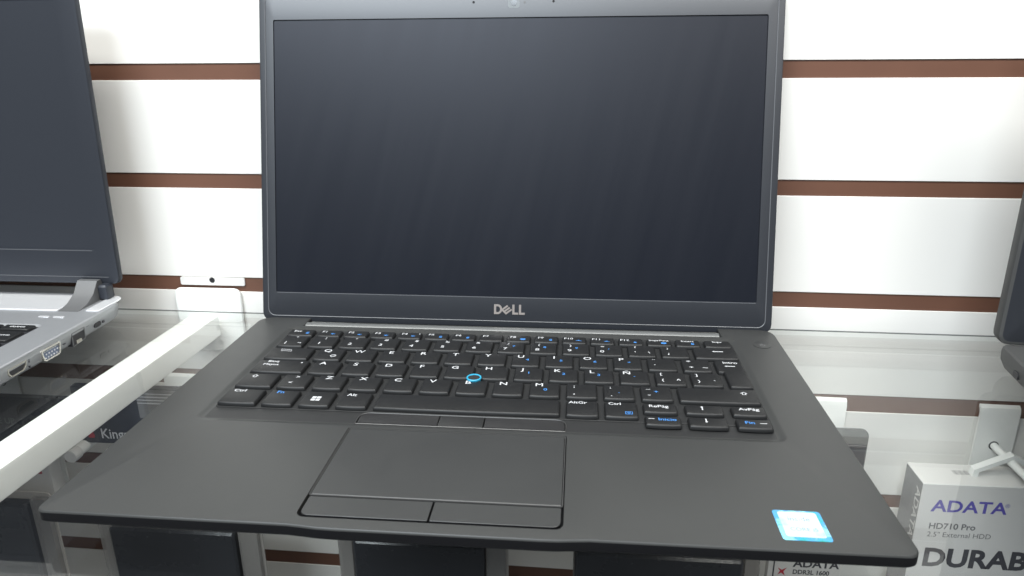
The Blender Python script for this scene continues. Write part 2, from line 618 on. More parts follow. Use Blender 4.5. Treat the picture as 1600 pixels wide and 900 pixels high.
# three stick buttons above the touchpad: the outer two are scooped, the middle one flat
for xa, xb, rad, mid in ((-60.8, -22.0, (0.5, 0.5, 0.5, 4.2), 0), (0.6, 38.8, (0.5, 0.5, 4.2, 0.5), 0), (-21.4, 0.0, (0.4,) * 4, 1)):
    mb = MB()
    ol = rrect(xa, 78.6, xb, 88.3, rad, 3)
    hgt = (lambda y: -0.45) if mid else (lambda y: -1.15 + 0.75 * max(0.0, min(1.0, (y - 79.2) / 8.6)) ** 1.6)
    l0 = [mb.bm.verts.new((x, y, -1.9)) for x, y in ol]
    l1 = [mb.bm.verts.new((x, y, hgt(y) - 0.12)) for x, y in ol]
    l2 = [mb.bm.verts.new((x, y, hgt(y))) for x, y in inset(ol, 0.2)]
    mb.skin([l0, l1, l2])
    if not mid:
        # raised front lip
        mb.box(xa + 0.3, 78.75, -1.3, xb - 0.3, 79.25, -0.62)
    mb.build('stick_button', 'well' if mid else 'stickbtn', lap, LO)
mb = MB()
ol = inset(STICKH, -0.05)
mb.skin([[mb.bm.verts.new((x, y, -0.72)) for x, y in inset(STICKH, -0.4)], [mb.bm.verts.new((x, y, -0.5)) for x, y in inset(STICKH, -0.15)],
         [mb.bm.verts.new((x, y, -0.72)) for x, y in inset(STICKH, 0.02)]], False, False)
mb.build('stick_button_rim', 'rim', lap, LO)
# pointing stick
mb = MB()
CI = [(-10.5 + cos(t * pi / 16), 126.0 + sin(t * pi / 16)) for t in range(32)]
mb.skin([[mb.bm.verts.new((-10.5 + (x + 10.5) * r, 126.0 + (y - 126.0) * r, z)) for x, y in CI]
         for r, z in ((3.5, -0.38), (3.7, 1.2), (4.05, 2.2), (4.05, 2.55), (3.8, 2.85), (3.35, 2.75), (3.2, 2.3))], True, False)
stick = mb.build('pointing_stick', 'stickring', lap, LO)
MB().tube([(-10.5, 126.0, 2.0), (-10.5, 126.0, 2.45), (-10.5, 126.0, 2.6)], [3.3, 3.15, 2.3], 24).build('rubber_cap', 'stick', stick, LO)

# ---- keys
ZK, ZT = -0.62, 1.6


def key_outline(x, y, w, h):
    r = 0.9
    o = rrect(x, y, x + w, y + h, r, 2)
    fl, rest = o[:3], o[3:]
    mid = [(x + w * t, y - 0.45 * (1 - (2 * t - 1) ** 2)) for t in (0.25, 0.5, 0.75)]
    return fl + mid + rest


def make_key(x, y, w, h, marks=(), outline=None, bump=False):
    """marks: (text or shape, colour, fx, fy, size) with fx, fy as fractions of the key top"""
    off = (x + w / 2, y + h / 2, ZK)
    mb = MB()
    ol = outline or key_outline(x, y, w, h)
    mb.prism(ol, [(0.2, ZK), (0.0, ZK + 0.25), (0.15, 0.75), (0.5, 1.25), (0.75, 1.5), (1.05, ZT)])
    if bump:
        mb.prism(rrect(x + w * .36, y + 2.0, x + w * .66, y + 2.7, .3, 2), [(0, ZT - .1), (.12, ZT + .28)])
    k = mb.build('key', 'key', lap, LO)
    # place the origin on the key itself
    shift = Vector(off) - Vector(LO)
    k.data.transform(T(-shift * MM))
    k.location = shift * MM
    for colour, nm in (('legend', 'legend'), ('blue', 'blue_legend')):
        ms = [q for q in marks if q[1] == colour]
        if not ms:
            continue
        mb = MB()
        zz = ZT + 0.05
        for sh, _, fx, fy, sz in ms:
            px, py = x + w * fx, y + h * fy
            P = lambda pts: mb.face([(px + a * sz, py + b * sz, zz) for a, b in pts])
            if sh == '@win':
                for qx, qy in ((-.52, -.5), (.04, -.5), (-.52, .06), (.04, .06)):
                    P([(qx, qy), (qx + .48, qy), (qx + .48, qy + .44), (qx, qy + .44)])
            elif sh == '@left':
                P([(-.75, 0), (-.45, -.22), (-.45, .22)]); P([(-.45, -.1), (.75, -.1), (.75, .1), (-.45, .1)])
            elif sh == '@right':
                P([(.75, 0), (.45, .22), (.45, -.22)]); P([(-.75, -.1), (.45, -.1), (.45, .1), (-.75, .1)])
            elif sh == '@up':
                P([(0, .75), (-.3, .35), (.3, .35)]); P([(-.11, -.7), (.11, -.7), (.11, .35), (-.11, .35)])
            elif sh == '@down':
                P([(0, -.75), (.3, -.35), (-.3, -.35)]); P([(-.11, -.35), (.11, -.35), (.11, .7), (-.11, .7)])
            elif sh == '@shift':
                o1 = [(0, 1), (-1, 0.1), (-.5, 0.1), (-.5, -.7), (.5, -.7), (.5, 0.1), (1, 0.1)]
                o2 = inset(o1, .2)
                a = [mb.bm.verts.new((px + p * sz, py + q * sz, zz)) for p, q in o1]
                b = [mb.bm.verts.new((px + p * sz, py + q * sz, zz)) for p, q in o2]
                mb.skin([a, b], False, False)
            elif sh == '@tab':
                for dy, s in ((.35, -1), (-.35, 1)):
                    P([(s * 1.0, dy), (s * .6, dy + .22), (s * .6, dy - .22)])
                    P([(-1.0, dy - .07), (.9, dy - .07), (.9, dy + .07), (-1.0, dy + .07)])
                    P([(s * 1.0, dy - .28), (s * 1.12, dy - .28), (s * 1.12, dy + .28), (s * 1.0, dy + .28)])
            elif sh == '@ring':
                a = [mb.bm.verts.new((px + sz * cos(t * pi / 8), py + sz * sin(t * pi / 8), zz)) for t in range(16)]
                b = [mb.bm.verts.new((px + sz * .72 * cos(t * pi / 8), py + sz * .72 * sin(t * pi / 8), zz)) for t in range(16)]
                mb.skin([a, b], False, False)
            elif sh == '@dot':
                P([(.5 * cos(t * pi / 4), .5 * sin(t * pi / 4)) for t in range(8)])
            elif sh == '@menu':
                o1 = [(-.9, -.7), (.9, -.7), (.9, .7), (-.9, .7)]
                a = [mb.bm.verts.new((px + p * sz, py + q * sz, zz)) for p, q in o1]
                b = [mb.bm.verts.new((px + p * sz, py + q * sz, zz)) for p, q in inset(o1, .16)]
                mb.skin([a, b], False, False)
                for dy in (-.25, .05, .35):
                    P([(-.45, dy - .07), (.45, dy - .07), (.45, dy + .07), (-.45, dy + .07)])
            elif sh == '@spk':
                P([(-.8, -.25), (-.4, -.25), (0, -.6), (0, .6), (-.4, .25), (-.8, .25)])
                P([(.3, -.4), (.45, -.4), (.45, .4), (.3, .4)])
            elif sh == '@bars':
                P([(-.9, -.1), (.9, -.1), (.9, .12), (-.9, .12)]); P([(-.3, .12), (.3, .12), (.3, .5), (-.3, .5)])
            elif sh == '@screen':
                o1 = [(-.8, -.5), (.8, -.5), (.8, .5), (-.8, .5)]
                P(o1)
                P([(-.4, -.75), (.4, -.75), (.4, -.6), (-.4, -.6)])
            elif sh == '@lock':
                P([(-.45, -.6), (.45, -.6), (.45, .1), (-.45, .1)])
                P([(-.35, .1), (-.2, .1), (-.2, .6), (-.35, .6)]); P([(.2, .1), (.35, .1), (.35, .6), (.2, .6)])
                P([(-.35, .6), (.35, .6), (.35, .75), (-.35, .75)])
            elif sh == '@globe':
                for rr in (1.0, .5):
                    a = [mb.bm.verts.new((px + sz * rr * cos(t * pi / 8), py + sz * rr * sin(t * pi / 8), zz)) for t in range(16)]
                    b = [mb.bm.verts.new((px + sz * rr * .75 * cos(t * pi / 8), py + sz * rr * .75 * sin(t * pi / 8), zz)) for t in range(16)]
                    mb.skin([a, b], False, False)
            else:
                mb.text(sh, sz, T((px, py, zz)), 'CENTER', bold=0.011 * sz, sx=1.22 if sz > 4 else 1.12)
        l = mb.build(nm, colour, k, weld=False)
        l.data.transform(T(-Vector(off) * MM))
    return k


W, B = 'legend', 'blue'
KD = 15.4
KW = 16.0
# number row
yN = 163.2
numk = [((('°', W, .55, .80, 4), ('|', W, .28, .30, 4), ('¬', W, .80, .30, 4))), ((('!', W, .50, .80, 3.6), ('1', W, .38, .32, 4.2))),
        ((('"', W, .50, .80, 3.6), ('2', W, .38, .32, 4.2))), ((('#', W, .48, .80, 3.6), ('3', W, .36, .32, 4.2))),
        ((('$', W, .46, .80, 3.6), ('4', W, .34, .32, 4.2))), ((('%', W, .44, .80, 3.6), ('5', W, .33, .32, 4.2))),
        ((('&', W, .42, .80, 3.6), ('6', W, .32, .32, 4.2))), ((('/', W, .36, .78, 3.6), ('7', W, .28, .32, 4.2), ('7', B, .58, .56, 3.2))),
        ((('(', W, .32, .78, 3.6), ('8', W, .28, .32, 4.2), ('8', B, .54, .56, 3.2))), ((('(', W, .30, .78, 3.6),)) and ((')', W, .30, .78, 3.6), ('9', W, .27, .32, 4.2), ('9', B, .52, .56, 3.2)),
        ((('=', W, .28, .78, 3.6), ('0', W, .26, .32, 4.2), ('/', B, .50, .56, 3.0))), ((('?', W, .28, .80, 3.6), ("'", W, .26, .30, 4.0), ('\\', W, .76, .34, 3.4))),
        ((('¡', W, .26, .80, 3.6), ('¿', W, .26, .30, 3.8)))]
for i, mk in enumerate(numk):
    make_key(-135.6 + 19.0 * i, yN, KW, KD, mk)
make_key(111.2, yN, 24.4, KD, [('@left', W, .56, .62, 4.2)])
# top letter row
yQ = 145.2
make_key(-135.8, yQ, 26.0, KD, [('@tab', W, .38, .72, 3.0)])
for i, c in enumerate('QWERTYUIOP'):
    mk = [(c, W, .36 - .008 * i, .78, 4.8)]
    if c == 'Q':
        mk.append(('@globe', W, .68, .34, 1.7))
    if c in 'UIOP':
        mk.append(({'U': '4', 'I': '5', 'O': '6', 'P': '*'}[c], B, .56, .52, 3.4))
    make_key(-106.8 + 19.0 * i, yQ, KW, KD, mk)
make_key(-106.8 + 190.0, yQ, KW, KD, [('¨', W, .24, .80, 4.2), ('´', W, .24, .34, 4.2)])
make_key(-106.8 + 209.0, yQ, 15.6, KD, [('*', W, .26, .76, 4.4), ('+', W, .30, .30, 4.0), ('~', W, .78, .30, 4.2)])
# home row
yA = 127.3
make_key(-135.8, yA, 29.6, KD, [('Bloq', W, .30, .84, 3.2), ('Mayus', W, .30, .58, 3.2), ('@dot', W, .86, .80, 1.2)])
for i, c in enumerate('ASDFGHJKLÑ'):
    mk = [(c, W, .34 - .009 * i, .80, 4.8)]
    if c in 'JKLÑ':
        mk.append(({'J': '1', 'K': '2', 'L': '3', 'Ñ': '-'}[c], B, .50, .56, 3.4))
    make_key(-103.3 + 18.9 * i, yA, KW, KD, mk, bump=c in 'FJ')
make_key(-103.3 + 189.0, yA, KW, KD, [('[', W, .22, .80, 3.6), ('{', W, .24, .32, 3.6), ('^', W, .76, .34, 4.2)])
make_key(-103.3 + 207.9, yA, KW, KD, [(']', W, .22, .80, 3.6), ('}', W, .24, .32, 3.6), ('`', W, .76, .34, 4.2)])
ent = [(124.0, 127.3), (126, 127.0), (130, 126.9), (133, 127.0), (135.4, 127.4), (135.6, 128.2), (135.6, 159.8), (134.8, 160.6),
       (121.2, 160.6), (120.4, 159.8), (120.4, 146.2), (121.0, 145.4), (123.2, 145.2), (123.6, 144.4), (123.6, 128.2)]
make_key(120.4, yA, 15.2, 33.3, [('Intro', W, .56, .90, 3.6), ('@left', W, .50, .76, 3.8)], outline=ent)
# lower letter row
yZ = 109.2
make_key(-136.0, yZ, 20.0, KD, [('@shift', W, .34, .74, 1.9)])
make_key(-113.4, yZ, KW, KD, [('>', W, .50, .78, 3.8), ('<', W, .38, .34, 3.8)])
for i, c in enumerate('ZXCVBNM'):
    mk = [(c, W, .38 - .012 * i, .80, 4.8)]
    if c == 'M':
        mk.append(('0', B, .52, .46, 3.6))
    make_key(-94.3 + 19.0 * i, yZ, KW, KD, mk)
make_key(-94.3 + 133.0, yZ, KW, KD, [(';', W, .26, .78, 3.8), (',', W, .26, .28, 4.2)])
make_key(-94.3 + 152.0, yZ, KW, KD, [(':', W, .24, .78, 3.8), ('.', W, .26, .24, 4.2), ('.', B, .50, .48, 4.0)])
make_key(-94.3 + 171.0, yZ, KW, KD, [('_', W, .26, .84, 3.8), ('-', W, .26, .34, 4.2), ('+', B, .50, .58, 3.6)])
make_key(95.6, yZ, 40.0, KD, [('@shift', W, .83, .66, 1.9)])
# bottom row
yC = 90.3
make_key(-136.2, yC, 20.0, KD, [('Ctrl', W, .34, .84, 3.6)])
make_key(-113.4, yC, KW, KD, [('Fn', B, .36, .82, 3.8)])
make_key(-94.4, yC, KW, KD, [('@win', W, .46, .46, 4.4)])
make_key(-75.3, yC, KW, KD, [('Alt', W, .34, .80, 3.6)])
make_key(-56.2, yC, 92.4, KD)
make_key(39.0, yC, KW, KD, [('AltGr', W, .36, .84, 3.4)])
make_key(57.8, yC, 16.2, KD, [('Ctrl', W, .32, .84, 3.4), ('@menu', B, .72, .26, 1.9)])
yU, yD, AH = 96.4, 84.0, 8.9
make_key(76.6, yU, 16.6, AH, [('RePág', W, .46, .66, 3.5)])
make_key(76.6, yD, 17.0, AH, [('@left', W, .18, .62, 2.0), ('Inicio', B, .62, .58, 3.6)])
make_key(96.8, yU, 18.4, AH, [('@up', W, .46, .62, 2.6)])
make_key(96.8, yD, 18.4, AH, [('@down', W, .46, .62, 2.6)])
make_key(119.0, yU, 16.4, AH, [('AvPág', W, .52, .66, 3.5)])
make_key(119.0, yD, 16.4, AH, [('Fin', B, .38, .56, 3.6), ('@right', W, .76, .52, 2.2)])
# function row
yE, EH = 179.9, 9.6
fk = [('F1', '@spk'), ('F2', '@spk'), ('F3', '@spk'), ('F4', '@spk'), ('F5', '@lock'), ('F6', '@lock'), ('F7', None), ('F8', '@screen'),
      ('F9', '@lock'), ('F10', '@bars'), ('F11', '@bars'), ('F12', '@dot'), ('ImprPant', '@screen'), ('Insert', '@lock'), ('Supr', None)]
make_key(-135.8, yE, 16.4, EH, [('Esc', W, .34, .66, 3.4), ('@lock', B, .76, .40, 2.0)])
for i, (t, s) in enumerate(fk):
    long_ = i >= 12
    mk = [(t, W, .50 if long_ else .26, .74 if long_ else .66, 2.9 if long_ else 3.4)]
    if s:
        mk.append((s, B, .68, .36, 1.9))
    if t == 'F4':
        mk.append(('@dot', W, .90, .72, 1.0))
    make_key(-116.6 + 16.84 * i, yE, 14.6 if i < 14 else 15.6, EH, mk)

# power button, sticker
pwr = MB()
pwr.tube([(153.8, 188.5, 0.01), (153.8, 188.5, 0.22), (153.8, 188.5, 0.3)], [5.2, 5.2, 4.9], 32)
pw = pwr.build('power_button', 'shell', lap, LO)
mb = MB()
a = [mb.bm.verts.new((153.8 + 1.5 * cos(radians(t)), 187.6 + 1.5 * sin(radians(t)), 0.34)) for t in range(130, 411, 20)]
b = [mb.bm.verts.new((153.8 + 1.15 * cos(radians(t)), 187.6 + 1.15 * sin(radians(t)), 0.34)) for t in range(130, 411, 20)]
for i in range(len(a) - 1):
    mb._f([a[i], a[i + 1], b[i + 1], b[i]])
mb.face([(153.6, 187.8, 0.34), (154.0, 187.8, 0.34), (154.0, 189.8, 0.34), (153.6, 189.8, 0.34)])
mb.build('power_mark', 'print_grey', pw, LO)
stk = MB().prism(rrect(119.2, 5.4, 136.9, 23.3, 1.2, 3), [(0, 0.02), (0, 0.12)]).build('foil_sticker', 'sticker_blue', lap, LO)
MB().prism(rrect(121.0, 7.4, 135.2, 22.4, 1.0, 3), [(0, 0.13), (0, 0.17)]).build('sticker_face', 'sticker_white', stk, LO)
mb = MB()
mb.text('inside', 3.6, T((127.9, 18.0, 0.21)), 'CENTER')
mb.text('CORE i5', 2.8, T((128.3, 11.8, 0.21)), 'CENTER')
mb.build('sticker_text', 'sticker_text', stk, LO, weld=False)

# rear hinge cover
mb = MB()
prof = [(200.9, -3.4), (200.9, -0.9), (201.6, -0.1), (203.0, 0.35), (205.2, 0.3), (206.5, -0.4), (207.2, -1.6), (207.2, -3.4)]
mb.skin([[mb.bm.verts.new((-131.5, a, b)) for a, b in prof], [mb.bm.verts.new((131.2, a, b)) for a, b in prof]])
mb.build('hinge_cover', 'hinge', lap, LO)

# ---- lid (its own upright frame: x across, y thickness, z up the lid)
TILT = 0.24
lid_loc = Vector((0, 213.9, 0.43)) - Vector(LO)
mb = MB()
LIDO = [(x, z) for x, z in rrect(-HWD, -3.2, HWD, 213.5, (6, 6, 8, 8), 5)]
SCR = rrect(-156.0, 16.3, 155.6, 192.6, 0.8, 2)
TOYZ = Matrix(((1, 0, 0, 0), (0, 0, 1, 0), (0, 1, 0, 0), (0, 0, 0, 1)))   # (x, up, depth) -> (x, depth, up)


def lidprism(mb, ol, layers, c0=True, c1=True):
    mb.prism(ol, layers, c0, c1)


front = [[mb.bm.verts.new((x, y, d)) for x, y in inset(LIDO, i)] for i, d in ((0.9, 0.0), (0.3, 0.2), (0, 0.8), (0, 4.2), (1.2, 5.4))]
mb.skin(front, False, True)
mb.flat([inset(LIDO, 0.9), SCR], 0.0)
mb.skin([[mb.bm.verts.new((x, y, 0)) for x, y in SCR], [mb.bm.verts.new((x, y, 0.25)) for x, y in inset(SCR, 0.15)],
         [mb.bm.verts.new((x, y, 1.1)) for x, y in inset(SCR, 0.2)]], False, False)
mb.bm.transform(TOYZ)
lid = mb.build('lid', 'bezel', lap, loc=lid_loc, rot=(-TILT, 0, 0), sharp=28)


def onlid(mb, name, m, **k):
    mb.bm.transform(TOYZ)
    return mb.build(name, m, lid, **k)


mb = MB()
mb.prism(inset(SCR, 0.25), [(0, 0.75), (0, 1.3)])
onlid(mb, 'screen', 'screen')
# thin light lip along the bottom of the screen
mb = MB()
mb.prism(rrect(-155.5, 15.9, 155.1, 16.35, 0.15, 1), [(0, -0.14), (0, 0.1)])
onlid(mb, 'screen_lip', 'gasket')
mb = MB()
gk = rrect(-161.6, 0.4, 161.6, 210.0, 5, 5)
mb.skin([[mb.bm.verts.new((x, y, d)) for x, y in inset(gk, i)] for i, d in ((0, 0.05), (0.05, -0.3), (0.3, -0.42), (0.55, -0.3), (0.6, 0.05))], False, False)
onlid(mb, 'gasket', 'gasket')
# chrome logo
mb = MB()


def logo_poly(pts, d=-0.35):
    f = [mb.bm.verts.new((x, y, d)) for x, y in pts]
    b = [mb.bm.verts.new((x, y, 0.02)) for x, y in pts]
    mb.skin([b, f], False, True)


LH0, LH1 = 5.2, 11.6
# D with its counter
dO = [(-10, LH0), (-7.6, LH0)] + [(-7.6 + 2.9 * cos(radians(t)), (LH0 + LH1) / 2 + 3.2 * sin(radians(t))) for t in range(-75, 76, 15)] + [(-7.6, LH1), (-10, LH1)]
dI = [(-8.6, LH0 + 1.3), (-7.6, LH0 + 1.3)] + [(-7.6 + 1.55 * cos(radians(t)), (LH0 + LH1) / 2 + 1.9 * sin(radians(t))) for t in range(-75, 76, 15)] + [(-7.6, LH1 - 1.3), (-8.6, LH1 - 1.3)]
lo = [[mb.bm.verts.new((x, y, -0.35)) for x, y in l] for l in (dO, dI)]
n_ = len(dO)
for i in range(n_):
    mb._f([lo[0][i], lo[0][(i + 1) % n_], lo[1][(i + 1) % n_], lo[1][i]])
for l in (dO, dI):
    mb.skin([[mb.bm.verts.new((x, y, 0.02)) for x, y in l], [mb.bm.verts.new((x, y, -0.35)) for x, y in l]], False, False)
# slanted E: three parallel bars rising to the right, joined on the lower left by a spine falling to the right
ec = Vector((-1.55, 8.4))
u_ = Vector((0.80, 0.60))
w_ = Vector((0.74, -0.67))
o_ = ec - u_ * 1.9 - w_ * 2.3


def q_(a, b):
    p = o_ + u_ * a + w_ * b
    return (p.x, p.y)


for b0 in (0.0, 1.75, 3.5):
    logo_poly([q_(0.0, b0 + 1.15), q_(4.0, b0 + 1.15), q_(4.0, b0), q_(0.0, b0)])
logo_poly([q_(-1.05, 4.65), q_(0.05, 4.65), q_(0.05, 0), q_(-1.05, 0)], -0.36)
for lx in (1.9, 6.2):
    logo_poly([(lx, LH0), (lx + 3.8, LH0), (lx + 3.8, LH0 + 1.25), (lx + 1.4, LH0 + 1.25), (lx + 1.4, LH1), (lx, LH1)])
onlid(mb, 'logo', 'chrome', weld=False)
# camera and microphones
mb = MB()
mb.prism(rrect(-3.6, 198.2, 3.6, 205.0, 1.6, 4), [(0, -0.06), (0, 0.05)][::-1])
wc = onlid(mb, 'webcam', 'lensring')
mb = MB()
mb.prism([(2.0 * cos(t * pi / 12), 201.4 + 2.0 * sin(t * pi / 12)) for t in range(24)], [(0, -0.2), (0, -0.05)])
mb.bm.transform(TOYZ)
mb.build('camera_lens', 'lens', wc)
mb = MB()
mb.prism([(6.8 + 0.7 * cos(t * pi / 8), 201.6 + 0.7 * sin(t * pi / 8)) for t in range(16)], [(0, -0.1), (0, 0.02)])
onlid(mb, 'indicator_light', 'rim')
for mx in (-25.4, 24.8):
    mb = MB()
    mb.prism([(mx + 0.75 * cos(t * pi / 8), 202 + 0.75 * sin(t * pi / 8)) for t in range(16)], [(0, -0.08), (0, 0.02)])
    onlid(mb, 'microphone_hole', 'gap')

# ------------------------------------------------------------------ silver laptop at the left edge
S0 = (-276, 110, GLASS)
sil = thing('laptop', S0, 'silver open laptop with ports along its side at the left edge', 'laptop')
mb = MB()
SO = rrect(-600, -5, -274.2, 243, (16, 16, 26, 20), 8)
SW = rrect(-575, 60, -296.5, 182, 4, 4)
lp = [[mb.bm.verts.new((x, y, z)) for x, y in inset(SO, i)] for i, z in ((14, -12.5), (9, -11.8), (1.9, -7.2), (0.3, -1.5), (0, 1.2), (0.3, 2.4), (1.2, 3.0))]
mb.skin(lp, True, False)
mb.flat([inset(SO, 1.2), SW], 3.0)
ws = [[mb.bm.verts.new((x, y, z)) for x, y in inset(SW, i)] for i, z in ((0, 3.0), (0.6, 2.6), (1.6, 1.6))]
mb.skin(ws, False, False)
sb = mb.build('base', 'silver', sil, S0)
MB().prism(inset(SW, 1.5), [(0, 0.6), (0, 1.62)]).build('keyboard_bed', 'cavity', sil, S0)
for fx, fy in ((-300, 30), (-300, 215), (-570, 30), (-570, 215)):
    MB().prism(rrect(fx - 8, fy - 8, fx + 8, fy + 8, 4, 3), [(0, GLASS + .02), (0, -11.5)]).build('rubber_foot', 'gap', sil, S0)
# bright hinge strip, hinge tab and corner cap
MB().prism(rrect(-570, 206, -305.5, 236, 1.5, 3), [(0, 2.9), (0, 3.5), (0.5, 3.9)]).build('hinge_strip', 'silver_gloss', sil, S0)
MB().prism(rrect(-286.5, 207, -276.6, 238, (1.5, 2, 8, 1.5), 4), [(0, 2.9), (0, 3.4), (0.4, 3.7)]).build('corner_cap', 'silver_gloss', sil, S0)
mb = MB()
pr = [(205.5, 3.02), (210.5, 3.6), (216, 5.0), (224, 9.5), (230, 17), (234, 17), (238, 6), (240, 3.02)]
mb.skin([[mb.bm.verts.new((-305.0, a, b)) for a, b in pr], [mb.bm.verts.new((-290.5, a, b)) for a, b in pr]])
mb.build('hinge_tab', 'hgrey', sil, S0)
MB().box(-290.3, 228.5, 3.2, -283.6, 237, 14.0, 1.2).build('hinge_barrel', 'bezel_gloss', sil, S0)
# keys whose right hand ends reach into the picture
kb = [('delete', -320.5, 172.0, 20, 8.2), ('pg', -343, 172.0, 20.5, 8.2), ('home', -318.2, 154.0, 17.5, 15.5), ('', -338, 154.0, 17.5, 15.5),
      ('end', -318.2, 135.5, 17.5, 15.5), ('', -338, 135.5, 17.5, 15.5), ('', -318.2, 117, 17.5, 15.5), ('', -338, 117, 17.5, 15.5)]
for t, x, y, w, h in kb:
    k = MB().prism(rrect(x, y, x + w, y + h, 1, 2), [(0, 1.6), (0.2, 2.8), (0.8, 3.3)]).build('key', 'key', sil, S0)
    if t:
        mb = MB()
        mb.text(t, 3.4, T((x + w * .5, y + h * .55, 3.36)), 'CENTER', bold=.03, sx=1.25)
        mb.build('legend', 'legend', k, S0, weld=False)
for bx in (-306.5, -296.2):
    MB().prism(rrect(bx - 4, 194.2, bx + 3.2, 196.4, .5, 2), [(0, 2.9), (.1, 3.35)]).build('status_light', 'silver_gloss', sil, S0)

# side ports: written in (y, z) on the right flank, x outwards


def side(mb):
    mb.bm.transform(Matrix(((0, 0, 1, 0), (1, 0, 0, 0), (0, 1, 0, 0), (0, 0, 0, 1))))
    return mb


XS = -275.0


def ringprism(mb, ol, t, x0, x1):
    a, b = ol, inset(ol, t)
    mb.skin([[mb.bm.verts.new((p, q, x0)) for p, q in a], [mb.bm.verts.new((p, q, x1)) for p, q in a],
             [mb.bm.verts.new((p, q, x1)) for p, q in b], [mb.bm.verts.new((p, q, x0)) for p, q in b]], False, False)


vga = [(149.2, -7.2), (150.6, -8.2), (162.2, -8.2), (163.4, -7.2), (164.8, -1.4), (163.6, -0.4), (149.4, -0.4), (148.2, -1.4)]
mb = MB()
ringprism(mb, vga, 0.9, XS - 3, XS + 0.9)
vp = side(mb).build('vga_port', 'steel', sil, S0)
side(MB().prism(inset(vga, .85), [(0, XS - 3), (0, XS + 0.1)])).build('port_insert', 'portblue', vp, S0)
mb = MB()
for r_ in range(3):
    for c_ in range(5):
        py, pz = 151.4 + 2.4 * c_ + (1.1 if r_ == 1 else 0), -2.3 - 2.1 * r_
        if py < 162.5:
            mb.tube([(XS + .05, py, pz), (XS + .25, py, pz)], 0.55, 8)
mb.build('pin_holes', 'print_pale', vp, S0, weld=False)
rj = [(175.0, -9.0), (187.2, -8.0), (188.0, -0.1), (175.6, -0.1)]
nport = side(MB().prism(rj, [(0, XS - 3), (0, XS + 0.35)])).build('network_port', 'cavity', sil, S0)
mb = MB()
ringprism(mb, rj, 0.45, XS, XS + 0.75)
side(mb).build('port_rim', 'hgrey', nport, S0)
side(MB().prism(rrect(178.5, -8.3, 183.5, -6.2, .2, 1), [(0, XS), (0, XS + 0.8)])).build('latch', 'gold', nport, S0)
hd = [(123.6, -5.9), (133.0, -5.9), (135.6, -3.6), (136.2, -0.6), (121.6, -0.6), (121.8, -3.6)]
mb = MB()
ringprism(mb, hd, 0.7, XS - 2, XS + 0.75)
hp = side(mb).build('video_port', 'gold', sil, S0)
side(MB().prism(inset(hd, .6), [(0, XS - 3), (0, XS + 0.3)])).build('port_insert', 'cavity', hp, S0)
side(MB().prism(rrect(197.8, -5.4, 204.6, -2.2, 1.5, 4), [(0, XS - 2), (0, XS + 0.5)])).build('lock_slot', 'cavity', sil, S0)
mb = MB()
for py, pz, a_, b_ in ((167.4, -1.0, 1.6, .35), (168.3, -4.2, 1.0, .35), (191.0, -1.2, 1.5, .35), (138.3, -1.6, .3, 3.0), (138.3, -6.0, .3, 1.2), (207.4, -4.0, .8, 1.6)):
    mb.box(XS - .5, py - a_, pz - b_ / 2, XS + 0.55, py + a_, pz + b_ / 2)
mb.build('port_marks', 'print_dark', sil, S0, weld=False)

# lid of the silver laptop
mb = MB()
GO = rrect(-600, 0, -274.6, 196, (5, 5, 7, 7), 5)
GI = rrect(-585, 24.5, -289.0, 188, 1.0, 2)
fr = [[mb.bm.verts.new((x, y, d)) for x, y in inset(GO, i)] for i, d in ((2.2, 0.0), (0.6, 0.5), (0, 1.6), (0, 4.5), (1.6, 6.5))]
mb.skin(fr, False, True)
mb.flat([inset(GO, 2.2), GI], 0.0)
mb.skin([[mb.bm.verts.new((x, y, 0)) for x, y in GI], [mb.bm.verts.new((x, y, 1.0)) for x, y in inset(GI, .5)]], False, False)
mb.bm.transform(T((0, 0, 0)) @ TOYZ)
sl_loc = Vector((-277.2 - S0[0], 234.5 - S0[1], 13.2 - S0[2]))
slid = mb.build('lid', 'bezel_gloss', sil, off=(-274.6, 0, 0), loc=sl_loc, rot=(-0.042, 0, 0))
mb = MB()
mb.prism(inset(GI, .3), [(0, 0.55), (0, 1.2)])
mb.bm.transform(TOYZ)
mb.build('screen', 'bezel_gloss', slid, off=(-274.6, 0, 0))
for z_, xr in ((24.1, -291), (5.2, -282)):
    mb = MB()
    mb.prism(rrect(-590, z_ - .25, xr, z_ + .25, .1, 1), [(0, -.15), (0, .1)])
    mb.bm.transform(TOYZ)
    mb.build('bezel_line', 'gasket', slid, off=(-274.6, 0, 0))

# ------------------------------------------------------------------ dark laptop at the right edge
R0 = (293, 198, GLASS)
rl = thing('laptop', R0, 'dark grey laptop at the right edge, only its rounded lid corner and lock slot visible', 'laptop', rotz=-0.146)
mb = MB()
RO = rrect(0, -235, 330, 0, (8, 8, 4, 4), 4)
mb.prism(RO, [(8, 1.6), (3, 3.0), (0.4, 8), (0, 13), (0.3, 15.4), (1.2, 16.4)])
mb.build('base', 'dark_case', rl)
for fx, fy in ((25, -25), (305, -25), (25, -205), (305, -205)):
    MB().prism(rrect(fx - 8, fy - 6, fx + 8, fy + 6, 4, 3), [(0, 0.02), (0, 2.4)]).build('rubber_foot', 'gap', rl)
mb = MB()
mb.prism(rrect(-30.0, 6.2, -23.5, 10.4, 1.8, 4), [(0, -0.35), (0, 1.6)])
mb.bm.transform(Matrix(((0, 0, 1, 0), (1, 0, 0, 0), (0, 1, 0, 0), (0, 0, 0, 1))))
mb.build('lock_slot', 'cavity', rl)
mb = MB()
GO = rrect(-3.5, 0, 330, 215, (7, 7, 8, 8), 5)
GI = rrect(12, 20, 316, 205, 1, 2)
fr = [[mb.bm.verts.new((x, y, d)) for x, y in inset(GO, i)] for i, d in ((2.5, 0.0), (0.8, 0.6), (0, 2.0), (0, 7), (1.6, 9))]
mb.mi = 1
